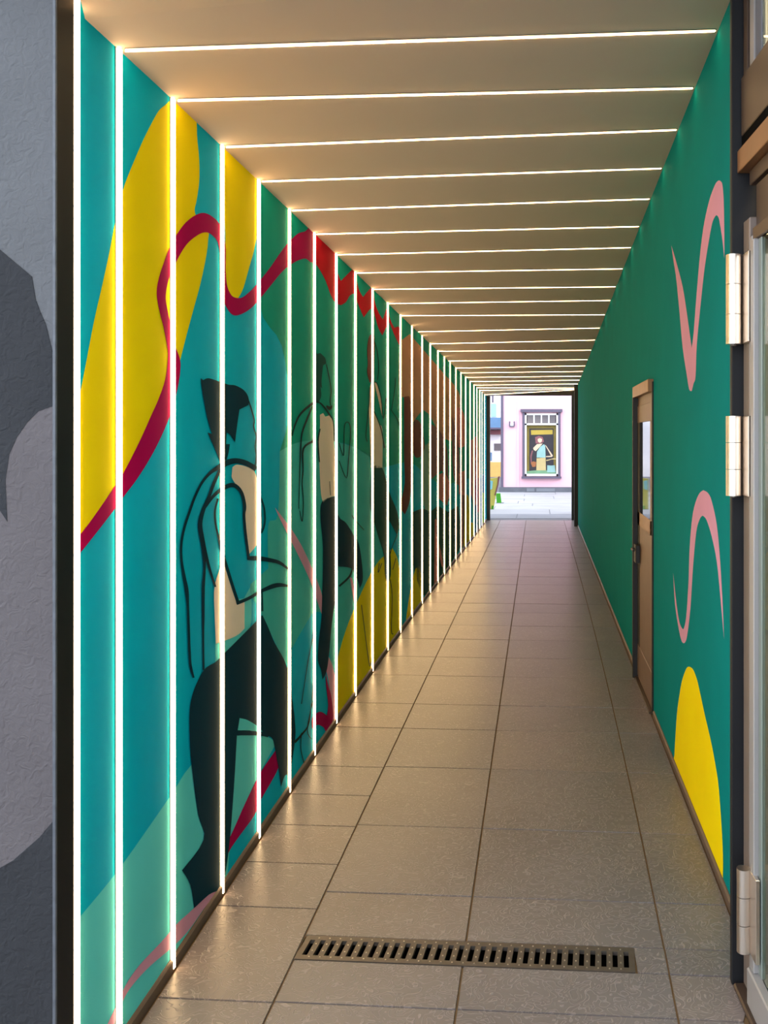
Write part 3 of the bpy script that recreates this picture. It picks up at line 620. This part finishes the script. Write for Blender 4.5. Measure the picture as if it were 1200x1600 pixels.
wsub('surround', B(wx1, wx1+.075, YP-.07, YP+.03, wz0-.03, wz1+.05), 'violet_frame'); wsub('cornice', B(wx0-.13, wx1+.13, YP-.11, YP+.02, wz1+.04, wz1+.13), 'violet_frame'); wsub('sill', B(wx0-.10, wx1+.10, YP-.12, YP+.02, wz0-.08, wz0-.02), 'violet_frame')
zt0, zt1 = fz(663.5), fz(648.5)
bm = bmesh.new(); fr = .055
box(bm, wx0, wx0+fr, YP-.04, YP+.02, wz0, wz1); box(bm, wx1-fr, wx1, YP-.04, YP+.02, wz0, wz1); box(bm, wx0, wx1, YP-.04, YP+.02, wz0, wz0+.06); box(bm, wx0, wx1, YP-.04, YP+.02, wz1-.05, wz1); box(bm, wx0, wx1, YP-.04, YP+.02, fz(664.2), fz(661.6))
wsub('frame', bm, 'white')
for i in range(1, 4):
    xm = wx0+fr+(wx1-wx0-2*fr)*i/4; wsub('glazing_bar', B(xm-.02, xm+.02, YP-.03, YP+.02, fz(662), wz1-.04), 'white')
pw = (wx1-wx0-2*fr)/4
for i in range(4): wsub('pane', B(wx0+fr+pw*i+.02, wx0+fr+pw*(i+1)-.02, YP, YP+.01, fz(661.8), wz1-.05), 'pane_grey')
# framed poster standing in the window
ps = empty('framed_poster', (0, YP+.06, wz0+.06), 'olive framed poster of a long-haired figure in a pale blue top standing in the window', 'poster')
def pp(name, pts, m, d):
    bm = bmesh.new(); v = [bm.verts.new((fx(x), YP+.06-d, fz(y))) for x, y in pts]; f = bm.faces.new(v)
    r = bmesh.ops.extrude_face_region(bm, geom=[f]); bmesh.ops.translate(bm, verts=[q for q in r['geom'] if isinstance(q, bmesh.types.BMVert)], vec=(0, .004, 0))
    bmesh.ops.triangulate(bm, faces=bm.faces[:]); o = obj(name, bm, m, ps); o.matrix_parent_inverse = Matrix.Translation((0, -(YP+.06), -(wz0+.06)))
pp('backing', [(822.4,664.3),(869.4,664.3),(869.4,741),(822.4,741)], 'olive', .0)
pp('picture', [(827,669.5),(865,669.5),(865,738),(827,738)], 'poster_dark', .006)
pp('banner', [(829.5,672),(863.5,671.5),(863.5,678.5),(829.8,679.5)], 'poster_yellow', .010)
pp('hair', [(836,683),(842,681),(848,683),(850,690),(845,693),(837,693)], 'redbrown', .010)
pp('face', [(840,686),(843.5,684.5),(847,686),(846.6,690),(843.5,692),(840.6,690)], 'poster_skin', .014)
pp('arm', [(833,700),(839,694),(848,693),(842,700),(837,705),(834,703)], 'poster_skin', .012)
pp('top', [(850,694),(852,697),(852.5,715),(838.5,716),(839,706),(844,698)], 'poster_blue', .014)
pp('skirt', [(838.5,715),(852.5,715),(853,735),(838,735)], 'poster_cream', .014)
pp('hem', [(823,736.5),(836,735),(854,735),(869,736),(869,741),(823,741)], 'poster_green', .015)
pp('bag', [(829,723),(833,721),(838,722),(837,729),(832,730)], 'poster_orange', .013)
pp('strap', [(831,704),(833,704),(830.5,714),(831,723),(829,722),(828.5,712)], 'redbrown', .012)
pp('forearm', [(851.5,695),(853,696),(864,712),(862.5,714),(853,714.2),(853,712.8),(861,712.2)], 'poster_skin', .016)
pp('stripe', [(853,719),(865,716),(869,716.5),(869,718),(862,718),(854,720.5)], 'poster_cream', .016)
pp('basket', [(855,727),(861,727.5),(867,727),(868,738),(855,738)], 'poster_blue', .016)
wl = empty('twin_arm_lamp', (fx(800), YP, fz(664)), 'small dark two-arm wall lamp on the pink house', 'lamp')
obj('bracket', B(-.08, .08, -.08, 0, -.06, -.03), 'violet_frame', wl)
for sx in (-.07, .07): obj('arm', B(sx-.02, sx+.02, -.08, -.04, -.03, .11), 'violet_frame', wl)
obj('shade', B(-.045, .045, -.09, -.01, -.03, .06, b=.01), 'white', wl)
# white house farther left
YW = 40
wh = empty('white_house', (-3, YW, 0), 'white house with blue awning roof and yellow base left of the pink house', 'building')
def wobj(name, px0, px1, py0, py1, m, d0, d1):
    o = obj(name, B(fx(px0, YW), fx(px1, YW), YW-d0, YW+d1, fz(py1, YW), fz(py0, YW)), m, wh); o.matrix_parent_inverse = Matrix.Translation((3, -YW, 0)); return o
bm = bmesh.new(); box(bm, -9, 1.5, YW, YW+5, -.1, 7); o = obj('wall', bm, 'plaster', wh); o.matrix_parent_inverse = Matrix.Translation((3, -YW, 0))
wobj('window', 767, 775.5, 631, 651, 'pale_blue', .05, 0); wobj('awning', 740, 786, 653, 669, 'sky_blue', .7, 0); wobj('awning_edge', 740, 786, 668.5, 671, 'violet_frame', .75, 0)
wobj('beam', 740, 786, 672, 679, 'redbrown', .3, 0); wobj('window', 772, 783, 693, 704, 'pane_grey', .05, 0); wobj('shutter', 764, 768.5, 707, 720, 'sky_blue', .06, 0); wobj('base', 740, 790, 722, 745, 'ochre', .25, 0); wobj('gutter', 769, 771, 612, 629, 'violet_frame', .12, 0)
# yellow leaning board and green bollard in the square
Yb = 21.6
bd = empty('leaning_board', (fx(772, Yb), Yb, 0), 'tall yellow board leaning outside the far opening beside the black post', 'board')
def bobj(name, pts, m, th, y):
    bm = bmesh.new(); v = [bm.verts.new((fx(x, Yb), y, zpx(py, Yb))) for x, py in pts]; f = bm.faces.new(v)
    r = bmesh.ops.extrude_face_region(bm, geom=[f]); bmesh.ops.translate(bm, verts=[q for q in r['geom'] if isinstance(q, bmesh.types.BMVert)], vec=(0, th, 0))
    o = obj(name, bm, m, bd); o.matrix_parent_inverse = Matrix.Translation((-fx(772, Yb), -Yb, 0))
zg = 795.5
bobj('panel', [(762,748),(780,746),(777,762),(773,785),(771,zg),(762,zg)], 'lemon', .05, Yb); bobj('edge', [(778,745),(781,744),(779,757),(774.5,774),(772.5,774),(777,757)], 'redbrown', .06, Yb-.01); bobj('foot', [(768.5,790),(771.5,790),(771,795.7),(768,795.7)], 'grass', .06, Yb-.012); bobj('patch', [(764,750),(770,752),(769,764),(764,766)], 'pale_blue', .01, Yb-.008)
Yg = F*EYE/(786-PY)
gb = empty('green_bollard', (fx(780, Yg), Yg, 0), 'short bright green bollard on the paving near the pink house', 'bollard')
bm = bmesh.new(); hexa(bm, [(-.06,-.06,0),(.06,-.06,0),(.06,.06,0),(-.06,.06,0),(-.085,-.05,.25),(.03,-.05,.25),(.03,.05,.25),(-.085,.05,.25)]); bev(bm, .008, 2); obj('body', bm, 'grass', gb)
obj('base_plate', B(-.08, .12, -.08, .08, -.003, .01), 'plinth', gb)
